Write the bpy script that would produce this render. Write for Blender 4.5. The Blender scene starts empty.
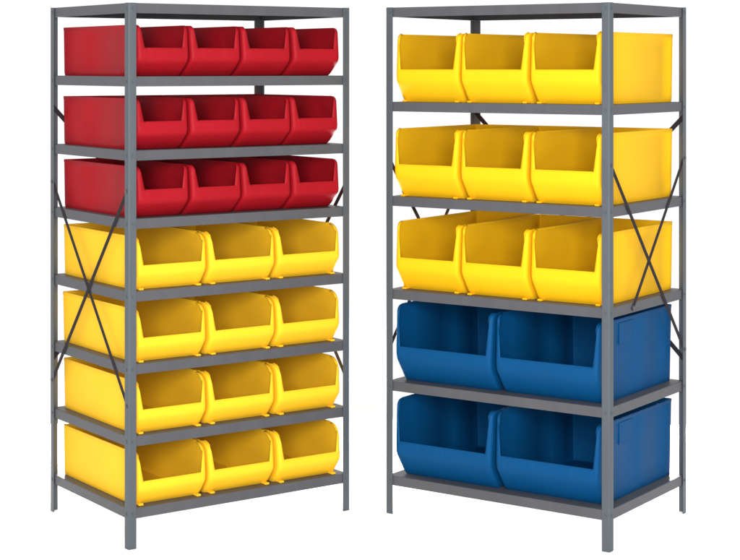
import bpy, bmesh, math, random
from mathutils import Vector, Matrix
random.seed(7)
S = bpy.context.scene
COL = S.collection
IN = 0.0254
W, D, H = 36.7, 25.5, 75.0            # rack footprint and height, inches

# ------------------------------------------------------------------ materials
def nodes(name):
    m = bpy.data.materials.new(name); m.use_nodes = True
    nt = m.node_tree
    return m, nt, nt.nodes['Principled BSDF']

def plastic(name, col, rough=0.42, var=0.06, grain=260.0, bump=0.10, spec=0.15):
    """moulded polypropylene: faint flow mottling, fine moulded grain, scuffed gloss"""
    m, nt, b = nodes(name)
    N, L = nt.nodes, nt.links
    tc = N.new('ShaderNodeTexCoord')
    oi = N.new('ShaderNodeObjectInfo')
    add = N.new('ShaderNodeVectorMath'); add.operation = 'ADD'
    sc = N.new('ShaderNodeVectorMath'); sc.operation = 'SCALE'; sc.inputs['Scale'].default_value = 1.0
    L.new(oi.outputs['Location'], sc.inputs[0])
    L.new(tc.outputs['Object'], add.inputs[0]); L.new(sc.outputs[0], add.inputs[1])
    n1 = N.new('ShaderNodeTexNoise'); n1.inputs['Scale'].default_value = 7.0; n1.inputs['Detail'].default_value = 4
    L.new(add.outputs[0], n1.inputs['Vector'])
    mix = N.new('ShaderNodeMix'); mix.data_type = 'RGBA'
    mix.inputs['A'].default_value = (*[c*(1-var) for c in col], 1)
    mix.inputs['B'].default_value = (*[min(1, c*(1+var)) for c in col], 1)
    L.new(n1.outputs['Fac'], mix.inputs['Factor'])
    mp = N.new('ShaderNodeMapping'); mp.inputs['Scale'].default_value = (1.0, 1.0, 0.16); mp.inputs['Rotation'].default_value = (0.5, 0.9, 0.3)
    L.new(add.outputs[0], mp.inputs['Vector'])
    ns = N.new('ShaderNodeTexNoise'); ns.inputs['Scale'].default_value = 55; ns.inputs['Detail'].default_value = 5; ns.inputs['Roughness'].default_value = 0.65
    L.new(mp.outputs['Vector'], ns.inputs['Vector'])
    ms = N.new('ShaderNodeMapRange'); ms.inputs['From Min'].default_value = 0.60; ms.inputs['From Max'].default_value = 0.80
    ms.inputs['To Min'].default_value = 0.0; ms.inputs['To Max'].default_value = 0.22
    L.new(ns.outputs['Fac'], ms.inputs['Value'])
    m2 = N.new('ShaderNodeMix'); m2.data_type = 'RGBA'
    m2.inputs['B'].default_value = (*[min(0.9, c*1.25+0.035) for c in col], 1)
    L.new(ms.outputs['Result'], m2.inputs['Factor']); L.new(mix.outputs['Result'], m2.inputs['A'])
    L.new(m2.outputs['Result'], b.inputs['Base Color'])
    n2 = N.new('ShaderNodeTexNoise'); n2.inputs['Scale'].default_value = 14; n2.inputs['Detail'].default_value = 6
    L.new(add.outputs[0], n2.inputs['Vector'])
    mr = N.new('ShaderNodeMapRange'); mr.inputs['To Min'].default_value = rough-0.08; mr.inputs['To Max'].default_value = rough+0.1
    L.new(n2.outputs['Fac'], mr.inputs['Value']); L.new(mr.outputs['Result'], b.inputs['Roughness'])
    n3 = N.new('ShaderNodeTexNoise'); n3.inputs['Scale'].default_value = grain; n3.inputs['Detail'].default_value = 2
    L.new(add.outputs[0], n3.inputs['Vector'])
    n4 = N.new('ShaderNodeTexNoise'); n4.inputs['Scale'].default_value = 5.0; n4.inputs['Detail'].default_value = 1
    L.new(add.outputs[0], n4.inputs['Vector'])
    b1 = N.new('ShaderNodeBump'); b1.inputs['Strength'].default_value = bump; b1.inputs['Distance'].default_value = 0.0006
    L.new(n3.outputs['Fac'], b1.inputs['Height'])
    b2 = N.new('ShaderNodeBump'); b2.inputs['Strength'].default_value = 0.35; b2.inputs['Distance'].default_value = 0.004
    L.new(n4.outputs['Fac'], b2.inputs['Height']); L.new(b1.outputs['Normal'], b2.inputs['Normal'])
    L.new(b2.outputs['Normal'], b.inputs['Normal'])
    b.inputs['Specular IOR Level'].default_value = spec
    return m

def metal(name, col, rough=0.45, var=0.12, metallic=0.0, spec=0.3):
    """grey baked enamel on sheet steel, with faint streaks and scuffs"""
    m, nt, b = nodes(name)
    N, L = nt.nodes, nt.links
    tc = N.new('ShaderNodeTexCoord')
    mp = N.new('ShaderNodeMapping'); mp.inputs['Scale'].default_value = (9, 9, 2.2)
    L.new(tc.outputs['Object'], mp.inputs['Vector'])
    n1 = N.new('ShaderNodeTexNoise'); n1.inputs['Scale'].default_value = 1.5; n1.inputs['Detail'].default_value = 7; n1.inputs['Roughness'].default_value = 0.6
    L.new(mp.outputs['Vector'], n1.inputs['Vector'])
    mix = N.new('ShaderNodeMix'); mix.data_type = 'RGBA'
    mix.inputs['A'].default_value = (*[c*(1-var) for c in col], 1)
    mix.inputs['B'].default_value = (*[c*(1+var) for c in col], 1)
    L.new(n1.outputs['Fac'], mix.inputs['Factor']); L.new(mix.outputs['Result'], b.inputs['Base Color'])
    mr = N.new('ShaderNodeMapRange'); mr.inputs['To Min'].default_value = rough-0.1; mr.inputs['To Max'].default_value = rough+0.15
    L.new(n1.outputs['Fac'], mr.inputs['Value']); L.new(mr.outputs['Result'], b.inputs['Roughness'])
    n3 = N.new('ShaderNodeTexNoise'); n3.inputs['Scale'].default_value = 420
    L.new(tc.outputs['Object'], n3.inputs['Vector'])
    b1 = N.new('ShaderNodeBump'); b1.inputs['Strength'].default_value = 0.08; b1.inputs['Distance'].default_value = 0.0004
    L.new(n3.outputs['Fac'], b1.inputs['Height']); L.new(b1.outputs['Normal'], b.inputs['Normal'])
    b.inputs['Metallic'].default_value = metallic
    b.inputs['Specular IOR Level'].default_value = spec
    return m

M = dict(
    red=plastic('red_plastic', (0.262, 0.005, 0.010), rough=0.5, var=0.15, spec=0.09),
    yellow=plastic('golden_yellow_plastic', (0.73, 0.395, 0.006), rough=0.55, var=0.05, spec=0.09),
    lemon=plastic('lemon_yellow_plastic', (0.80, 0.445, 0.017), rough=0.55, var=0.06, spec=0.10),
    blue=plastic('blue_plastic', (0.0008, 0.051, 0.150), rough=0.55, spec=0.08),
    steel=metal('grey_enamel_steel', (0.061, 0.070, 0.079), var=0.2),
    shelf=metal('grey_enamel_shelf', (0.062, 0.063, 0.070), var=0.2),
    brace=metal('dark_strap_steel', (0.020, 0.016, 0.018), rough=0.6, spec=0.08),
    bolt=metal('zinc_bolt', (0.10, 0.10, 0.11), rough=0.35, metallic=0.6),
)
def floor_mat():
    m, nt, b = nodes('white_studio_floor')
    N, L = nt.nodes, nt.links
    tc = N.new('ShaderNodeTexCoord')
    n = N.new('ShaderNodeTexNoise'); n.inputs['Scale'].default_value = 3
    L.new(tc.outputs['Object'], n.inputs['Vector'])
    mr = N.new('ShaderNodeMapRange'); mr.inputs['To Min'].default_value = 0.95; mr.inputs['To Max'].default_value = 0.97
    L.new(n.outputs['Fac'], mr.inputs['Value']); L.new(mr.outputs['Result'], b.inputs['Base Color'])
    b.inputs['Roughness'].default_value = 0.9; b.inputs['Specular IOR Level'].default_value = 0.1
    return m
M['floor'] = floor_mat()

# ------------------------------------------------------------------ helpers
def link(name, bm, mat, parent=None, smooth=None):
    bmesh.ops.recalc_face_normals(bm, faces=bm.faces[:])
    me = bpy.data.meshes.new(name); bm.to_mesh(me); bm.free()
    me.materials.append(mat)
    if smooth is not None:
        for p in me.polygons: p.use_smooth = True
        me.set_sharp_from_angle(angle=math.radians(smooth))
    o = bpy.data.objects.new(name, me); COL.objects.link(o)
    if parent: o.parent = parent
    return o

def box(bm, x0, x1, y0, y1, z0, z1):
    v = [bm.verts.new((x*IN, y*IN, z*IN)) for z in (z0, z1) for x, y in ((x0, y0), (x1, y0), (x1, y1), (x0, y1))]
    for f in ((0, 1, 2, 3), (4, 5, 6, 7), (0, 1, 5, 4), (1, 2, 6, 5), (2, 3, 7, 6), (3, 0, 4, 7)):
        bm.faces.new([v[i] for i in f])

def prism(bm, pts, z0, z1):
    """extrude a plan outline (inches) upward"""
    a = [bm.verts.new((x*IN, y*IN, z0*IN)) for x, y in pts]
    b = [bm.verts.new((x*IN, y*IN, z1*IN)) for x, y in pts]
    n = len(pts)
    bm.faces.new(a); bm.faces.new(b)
    for i in range(n): bm.faces.new((a[i], a[(i+1) % n], b[(i+1) % n], b[i]))

def bevel(o, w, seg=2, ang=35):
    m = o.modifiers.new('edge_bevel', 'BEVEL'); m.width = w*IN; m.segments = seg
    m.limit_method = 'ANGLE'; m.angle_limit = math.radians(ang); m.harden_normals = False

def thing(name, label, cat, loc=(0, 0, 0), rz=0, group=None):
    o = bpy.data.objects.new(name, None); COL.objects.link(o)
    o.empty_display_size = 0.05
    o.location = loc; o.rotation_euler = (0, 0, rz)
    o['label'] = label; o['category'] = cat
    if group: o['group'] = group
    return o

def copy_tree(root):
    r = root.copy(); COL.objects.link(r)
    for ch in root.children:
        c = ch.copy(); COL.objects.link(c); c.parent = r
    return r

# ------------------------------------------------------------------ rack
PW, PT = 1.18, 0.075                  # post flange, sheet thickness
INS = 0.21                            # shelf lip set in from the outer plane (braces pass in front)
def post_mesh(sx, sy):
    """L shaped angle post at the corner sx, sy (0 or 1), rounded on the heel"""
    def P(u, v):                      # u, v measured inward from the corner
        return (u if not sx else W-u, v if not sy else D-v)
    r = 0.16; arc = [(r - r*math.cos(a), r - r*math.sin(a)) for a in [math.radians(t) for t in (0, 18, 36, 54, 72, 90)]]
    ri = r - PT; arci = [(r - ri*math.cos(a), r - ri*math.sin(a)) for a in [math.radians(t) for t in (90, 72, 54, 36, 18, 0)]]
    pts = [(0, PW)] + arc + [(PW, 0), (PW, PT)] + arci + [(PT, PW)]
    bm = bmesh.new(); prism(bm, [P(*p) for p in pts], 0, H + 0.02)
    return bm

def shelf_mesh(z, lip=1.4):
    """folded pan: flat deck, four turned-down lips and their short inward returns"""
    bm = bmesh.new()
    x0, x1, y0, y1 = INS, W-INS, INS, D-INS
    t = 0.06; ret = 0.55
    rings = [(0.0, 0, z-0.05), (0.0, 0, z-lip), (ret, 0, z-lip), (ret, 0, z-lip+t), (t, 0, z-lip+t), (t, 0, z-t)]
    rv = []
    def ring(i, zz): return [bm.verts.new((x*IN, y*IN, zz*IN)) for x, y in ((x0+i, y0+i), (x1-i, y0+i), (x1-i, y1-i), (x0+i, y1-i))]
    top = ring(0.05, z); bm.faces.new(top)
    prev = top
    for i, _, zz in rings:
        r = ring(i, zz)
        for k in range(4): bm.faces.new((prev[k], prev[(k+1) % 4], r[(k+1) % 4], r[k]))
        prev = r
    bm.faces.new(prev)
    # stiffening channels under the deck
    return bm

def strap(p, q, normal_axis, off, th=0.045, wd=0.7):
    """flat strap from p to q; p and q are (run, z) in the side plane (axis x) or the back plane (axis y)"""
    bm = bmesh.new()
    d = Vector((q[0]-p[0], q[1]-p[1])); d.normalize(); n = Vector((-d.y, d.x))*wd/2
    e = d*0.35
    pts = [Vector(p)-e+n, Vector(p)-e-n, Vector(q)+e-n, Vector(q)+e+n]
    vs = []
    for o in (off, off+th):
        for a in pts:
            c = (o, a.x, a.y) if normal_axis == 'x' else (a.x, o, a.y)
            vs.append(bm.verts.new([k*IN for k in c]))
    bm.faces.new(vs[:4]); bm.faces.new(vs[4:])
    for i in range(4): bm.faces.new((vs[i], vs[(i+1) % 4], vs[4+(i+1) % 4], vs[4+i]))
    return bm

def bolt_mesh(p, axis, o0, o1, r=0.26):
    """hex head on a washer, standing along the plane normal"""
    bm = bmesh.new()
    s = 1 if o1 > o0 else -1
    for rr, n, a, b in ((r*1.35, 16, o0, o0+s*0.05), (r, 6, o0+s*0.05, o1)):
        ra, rb = [], []
        for k in range(n):
            t = 2*math.pi*k/n; u, v = p[0]+rr*math.cos(t), p[1]+rr*math.sin(t)
            for L_, o in ((ra, a), (rb, b)):
                L_.append(bm.verts.new([k_*IN for k_ in ((o, u, v) if axis == 'x' else (u, o, v))]))
        bm.faces.new(ra); bm.faces.new(rb)
        for k in range(n): bm.faces.new((ra[k], ra[(k+1) % n], rb[(k+1) % n], rb[k]))
    return bm

def make_rack(label, loc, rz, shelf_z, side_lo, side_hi, back_lo, back_hi, clip=None):
    root = thing('shelving_rack', label, 'shelving rack', loc, rz, 'grey steel racks of bins')
    for sx in (0, 1):
        for sy in (0, 1):
            o = link('post', post_mesh(sx, sy), M['steel'], root, smooth=40)
    for i, z in enumerate(shelf_z):
        o = link('shelf', shelf_mesh(z), M['shelf'], root)
        bevel(o, 0.035)
        for cx in (0.68, W-0.68):
            for y0, y1 in ((0.0, -0.10), (D, D+0.10)):
                link('bolt', bolt_mesh((cx, z-0.72), 'y', y0, y1, 0.17), M['steel'], o, smooth=40)
        for cy in (0.68, D-0.68):
            for q0, q1 in ((0.0, -0.10), (W, W+0.10)):
                link('bolt', bolt_mesh((cy, z-0.72), 'x', q0, q1, 0.17), M['steel'], o, smooth=40)
    e = 0.62
    def brace(p, q, axis, off, outer, end_only=None):
        b = link('cross_brace', strap(p, q, axis, off), M['brace'], root)
        for pt in (p, q):
            far = pt[0] < 2 or pt[0] > (D if axis == 'x' else W)-2
            if far:                                   # through the post flange, head outside
                o0 = 0.0 if outer > 0 else (W if axis == 'x' else D)
                link('bolt', bolt_mesh(pt, axis, o0, o0-outer*0.16, 0.24), M['bolt'], b, smooth=40)
            else:                                     # strap ends on the shelf lip
                o0 = off if outer > 0 else off+0.045
                link('bolt', bolt_mesh(pt, axis, o0, o0-outer*0.16, 0.24), M['bolt'], b, smooth=40)
    # side crosses (strand one runs front-high to back-low)
    for side in (0, 1):
        o1, o2 = (0.08, 0.135) if side == 0 else (W-0.125, W-0.18)
        inner = 1 if side == 0 else -1
        brace((e, side_hi), (D-e, side_lo), 'x', o1, inner)
        p, q = (D-e, side_hi), (e, side_lo)
        if clip is not None and side == clip[0]:
            t = (side_hi-clip[1])/(side_hi-side_lo); q = (p[0]+(q[0]-p[0])*t, clip[1])
        brace(p, q, 'x', o2, inner)
    brace((e, back_hi), (W-e, back_lo), 'y', D-0.125, -1)
    brace((W-e, back_hi), (e, back_lo), 'y', D-0.18, -1)
    return root

# ------------------------------------------------------------------ bins
def make_bin_body(w, h, d, lipf, rtop, rec, ribs, fl=0.0):
    """open-fronted hopper bin: one continuous shell (floor, back, sides, scooped front)"""
    lip = h*lipf
    R = 0.55                                            # front corner radius in plan
    zs = [0.0, 0.18, 0.5, h*0.10, h*0.17, h*0.24, h*0.29, h*0.33, h*0.37, h*0.41]
    zs = [z for z in zs if z < lip-0.25] + [lip-0.12, lip]
    nl = len(zs)-1
    zs += [lip+0.03, lip+0.09, lip+0.17, lip+0.26, lip+0.8, lip+1.4]
    rest = [lip+1.4+(h-rtop-lip-1.4)*t for t in (0.33, 0.66, 1.0)]
    zs += rest + [h-rtop+rtop*math.sin(math.radians(a)) for a in (22, 45, 64, 80, 90)]
    def yf(z):
        a, b = h*0.30, h*0.40                            # kick-back below the belly
        if z < a: y = rec*(1-z/a)**1.0*0.88+rec*0.06
        elif z < b: y = rec*0.06*(1-(z-a)/(b-a))**2
        else: y = 0.0
        y += 0.45*max(0, (z-b)/(h-b))
        if z < 0.5: y += 0.12*(1-z/0.5)**2
        if z > h-rtop:
            k = (z-(h-rtop))/rtop
            y += rtop*1.25*(1-math.sqrt(max(0, 1-k*k)))
        return y
    def hw(z): return w/2*(0.972+0.028*z/h) - (0.10*(1-z/0.5)**2 if z < 0.5 else 0)
    def xin(z):
        t = max(0.0, z-lip)
        x = w/2-(1.0+fl)+0.6*min(1, t/(h-lip))
        if t < 0.26: x -= 0.26*(1-math.sqrt(max(0, 1-(1-t/0.26)**2)))
        return x
    ang = [math.radians(a) for a in (0, 22, 45, 68, 90)]
    # side stations: y, outward offset
    stations = []
    for (ya, yb, off) in ribs:
        stations += [(ya, 0.0), (ya+0.10, off), (yb-0.10, off), (yb, 0.0)]
    bm = bmesh.new()
    grid = []
    for k, z in enumerate(zs):
        f, x, xi = yf(z), hw(z), xin(z)
        r = R
        pts = [(0, f-0.0), (xi*0.5, f), (xi, f), (x-r, f)]
        pts += [(x-r+r*math.sin(a), f+r-r*math.cos(a)) for a in ang[1:]]
        mid = 1.0 if 0.6 < z < h-0.55 else 0.0
        for (y, o) in stations: pts.append((x+o*mid, max(y, f+r+0.02)))
        rb = 0.3
        pts += [(x-rb+rb*math.cos(a), d-rb+rb*math.sin(a)) for a in ang]
        pts.append((0, d))
        right = [bm.verts.new((px*IN, py*IN, z*IN)) for px, py in pts]
        left = [right[0]] + [bm.verts.new((-px*IN, py*IN, z*IN)) for px, py in pts[1:-1]] + [right[-1]]
        grid.append((right, left))
    for k in range(len(zs)-1):
        for side in (0, 1):
            a, b = grid[k][side], grid[k+1][side]
            for j in range(len(a)-1):
                if j < 2 and k >= nl: continue
                try: bm.faces.new((a[j], a[j+1], b[j+1], b[j]) if side == 0 else (b[j], b[j+1], a[j+1], a[j]))
                except ValueError: pass
    ringb = grid[0][0] + list(reversed(grid[0][1][1:-1]))
    bm.faces.new(ringb)
    loose = [v for v in bm.verts if not v.link_faces]
    bmesh.ops.delete(bm, geom=loose, context='VERTS')
    bmesh.ops.recalc_face_normals(bm, faces=bm.faces[:])
    # make sure normals look outward (the shell is open)
    back = min(bm.faces, key=lambda f: -f.calc_center_median().y)
    if back.normal.y < 0: bmesh.ops.reverse_faces(bm, faces=bm.faces[:])
    return bm, lip, yf, hw, xin

def make_bin(kind, colour, w, h, d, lipf, rtop, rec, ribs, label, group):
    root = thing('storage_bin', label, 'storage bin', group=group)
    bm, lip, yf, hw, xin = make_bin_body(w, h, d, lipf, rtop, rec, ribs, 0.2 if kind == 'red' else 0.0)
    me = bpy.data.meshes.new('body'); bm.to_mesh(me); bm.free()
    me.materials.append(M[colour])
    for p in me.polygons: p.use_smooth = True
    me.set_sharp_from_angle(angle=math.radians(38))
    o = bpy.data.objects.new('body', me); COL.objects.link(o); o.parent = root
    s = o.modifiers.new('wall', 'SOLIDIFY'); s.thickness = 0.13*IN; s.offset = -1.0; s.use_even_offset = False
    # stacking rim: a bead along the top of both sides and the back
    bm = bmesh.new()
    x = hw(h); y0 = yf(h)+0.62
    sect = [(0.003, -0.42), (0.055, -0.38), (0.07, -0.06), (0.04, 0.035), (-0.10, 0.035), (-0.125, -0.03)]
    path = [(-1, y0), (-1, d-0.3), (0, d), (1, d-0.3), (1, y0)]
    rings = []
    stops = [((-x, y0), (-1, 0)), ((-x, d-0.3), (-1, 0)), ((-x+0.09, d-0.09), (-.7, .7)), ((-x+0.3, d), (0, 1)),
             ((x-0.3, d), (0, 1)), ((x-0.09, d-0.09), (.7, .7)), ((x, d-0.3), (1, 0)), ((x, y0), (1, 0))]
    for (p, n) in stops:
        rings.append([bm.verts.new(((p[0]+n[0]*u)*IN, (p[1]+n[1]*u)*IN, (h+v)*IN)) for u, v in sect])
    for a, b in zip(rings, rings[1:]):
        for i in range(len(sect)):
            bm.faces.new((a[i], a[(i+1) % len(sect)], b[(i+1) % len(sect)], b[i]))
    bm.faces.new(rings[0]); bm.faces.new(rings[-1])
    link('rim', bm, M[colour], root, smooth=50)
    # rolled lip along the front edge of the opening
    bm = bmesh.new()
    xl = xin(lip)+0.12; yl = yf(lip); n = 10; rr = 0.13
    rings = []
    for t in (-1, -0.5, 0, 0.5, 1):
        rings.append([bm.verts.new((t*xl*IN, (yl+0.055+rr*math.cos(2*math.pi*i/n))*IN, (lip+rr*math.sin(2*math.pi*i/n))*IN)) for i in range(n)])
    for a, b in zip(rings, rings[1:]):
        for i in range(n): bm.faces.new((a[i], a[(i+1) % n], b[(i+1) % n], b[i]))
    bm.faces.new(rings[0]); bm.faces.new(rings[-1])
    link('front_lip', bm, M[colour], root, smooth=50)
    # two moulded feet that poke out under the scooped front
    for sx in ((-1, 1) if colour in ('yellow', 'lemon') else ()):
        bm = bmesh.new()
        cx = sx*(w/2-1.0)
        box(bm, cx-0.36, cx+0.36, max(0.1, rec-1.25), rec+1.2, 0.0, 0.30)
        f = link('foot', bm, M[colour], root); bevel(f, 0.1, 2)
    # raised grip pads near the front of both side walls
    if kind == 'blue':
        for sx in (-1, 1):
            bm = bmesh.new()
            x = sx*hw(h-2.2)
            box(bm, min(x-sx*0.05, x+sx*0.10), max(x-sx*0.05, x+sx*0.10), 6.2, 10.4, h-3.6, h-0.55)
            g = link('grip_pad', bm, M[colour], root); bevel(g, 0.06, 2)
    return root

red_ribs = [(5.6, 15.6, -0.05)]
yel_ribs = [(19.8, 22.9, -0.05)]
blu_ribs = [(5.0, 12.5, -0.035), (16.5, 21.5, -0.035)]
PROTO = dict(
    red=lambda lb, g: make_bin('red', 'red', 8.22, 7.1, 23.9, 0.54, 0.75, 2.7, red_ribs, lb, g),
    low=lambda lb, g: make_bin('low', 'lemon', 11.08, 7.4, 23.9, 0.46, 1.5, 1.9, [], lb, g),
    tall=lambda lb, g: make_bin('tall', 'yellow', 11.08, 10.0, 23.9, 0.47, 0.7, 2.3, yel_ribs, lb, g),
    blue=lambda lb, g: make_bin('blue', 'blue', 16.6, 11.3, 23.9, 0.46, 0.9, 2.6, blu_ribs, lb, g),
)
made = {}
def place_bin(kind, rack, lx, ly, lz, label, group, yaw):
    if kind not in made:
        b = PROTO[kind](label, group); made[kind] = b
    else:
        b = copy_tree(made[kind]); b['label'] = label; b['group'] = group
    R = Matrix.Rotation(rack[1], 4, 'Z')
    b.location = Vector(rack[0]) + R @ Vector((lx*IN, ly*IN, lz*IN))
    b.rotation_euler = (0, 0, rack[1]+math.radians(yaw))
    return b

# ------------------------------------------------------------------ layout
A1, A2 = 0.6125, -0.600
N1 = (-33.06, 232.8); N2 = (32.65, 231.6)
loc1 = (N1[0]*IN, N1[1]*IN, 0)
loc2 = ((N2[0]-W*math.cos(A2))*IN, (N2[1]-W*math.sin(A2))*IN, 0)
Z1 = [75, 64.9, 54.7, 45.3, 35.3, 25.3, 15.4, 5.5]
Z2 = [75, 61.0, 47.0, 33.2, 19.6, 5.6]
make_rack('left grey steel rack holding red bins above yellow bins on seven shelves', loc1, A1, Z1, 19.6, 49.1, 23.0, 60.0)
make_rack('right grey steel rack holding yellow bins above large blue bins', loc2, A2, Z2, 24.3, 52.7, 23.0, 58.6, clip=(1, 32.45))
r1, r2 = (loc1, A1), (loc2, A2)
G = {'red': 'red bins on the left rack', 'low': 'yellow bins on the left rack',
     'tall': 'yellow bins on the right rack', 'blue': 'big blue bins on the right rack'}
def row(rack, kind, z, n, pitch, rowtext, cols):
    x0 = W/2-(n-1)*pitch/2 + (-0.12 if kind == 'red' else 0.0 if rack is r1 else -0.12)
    for i in range(n):
        place_bin(kind, rack, x0+i*pitch+random.uniform(-.03, .03), 0.18+random.uniform(-.2, .2), z+0.012,
                  cols[i]+' '+rowtext, G[kind], random.uniform(-.28, .28)*(0.4 if kind == 'blue' else 1.0))
c4 = ['red open bin beside the near corner post,', 'red open bin second from the near post,', 'red open bin third from the near post,', 'red open bin farthest right,']
c3 = ['yellow bin beside the near corner post,', 'yellow bin in the middle,', 'yellow bin at the far right end,']
for z, t in ((Z1[1], 'top red row, left rack'), (Z1[2], 'middle red row, left rack'), (Z1[3], 'lowest red row, left rack')):
    row(r1, 'red', z, 4, 8.48, t, c4)
for z, t in ((Z1[4], 'first row below the red bins'), (Z1[5], 'second row below the red bins'), (Z1[6], 'third row below the red bins'), (Z1[7], 'bottom row of the left rack')):
    row(r1, 'low', z, 3, 11.40, t, c3)
d3 = ['tall yellow bin at the far left end,', 'tall yellow bin in the middle,', 'tall yellow bin beside the near corner post,']
for z, t in ((Z2[1], 'top row, right rack'), (Z2[2], 'middle yellow row, right rack'), (Z2[3], 'lowest yellow row, right rack')):
    row(r2, 'tall', z, 3, 11.40, t, d3)
b2 = ['large blue bin at the left,', 'large blue bin beside the near corner post,']
for z, t in ((Z2[4], 'upper blue row of the right rack'), (Z2[5], 'bottom shelf of the right rack')):
    row(r2, 'blue', z, 2, 16.98, t, b2)

# ------------------------------------------------------------------ setting
bm = bmesh.new()
bmesh.ops.create_grid(bm, x_segments=8, y_segments=8, size=150)
fl = link('studio_floor', bm, M['floor']); fl['kind'] = 'structure'

# ------------------------------------------------------------------ light
w = bpy.data.worlds.new('World'); S.world = w; w.use_nodes = True
bg = w.node_tree.nodes['Background']; bg.inputs['Color'].default_value = (1, 1, 1, 1); bg.inputs['Strength'].default_value = 1.06
def area(name, loc, target, sx, sy, power, col=(1, 1, 1)):
    l = bpy.data.lights.new(name, 'AREA'); l.shape = 'RECTANGLE'; l.size = sx; l.size_y = sy; l.energy = power; l.color = col
    o = bpy.data.objects.new(name, l); COL.objects.link(o); o.location = loc
    o.rotation_euler = (Vector(target)-Vector(loc)).to_track_quat('-Z', 'Y').to_euler()
    return o
area('key_softbox', (0.0, 0.2, 2.1), (0, 6.2, 0.9), 2.6, 1.6, 460)
for (nm, rx, ang) in (('left', loc1, A1), ('right', loc2, A2)):
    c = Vector(rx) + Matrix.Rotation(ang, 3, 'Z') @ Vector((W/2*IN, D*IN, 0))
    q = Vector((c.x, c.y, 0)) ; q = q*(1+1.35/q.length)       # 1.35 m beyond the rack, on the camera's line to it
    area('added_floor_fill', (q.x, q.y, 0.19), (c.x, c.y, 0.02), 0.92, 0.28, 135)  # lamp added to wash out the shade on the floor under the rack

# ------------------------------------------------------------------ camera
cam = bpy.data.cameras.new('camera'); co = bpy.data.objects.new('camera', cam); COL.objects.link(co)
co.location = (0, 0, 66.23*IN); co.rotation_euler = (math.radians(90), 0, 0)
cam.sensor_width = 36; cam.lens = 1699.7/740*36
cam.shift_y = (66.65-280)/740
cam.clip_end = 1000
S.camera = co
S.view_settings.view_transform = 'Standard'; S.view_settings.look = 'None'
S.view_settings.exposure = 0; S.view_settings.gamma = 1
S.render.resolution_x = 1024; S.render.resolution_y = 775
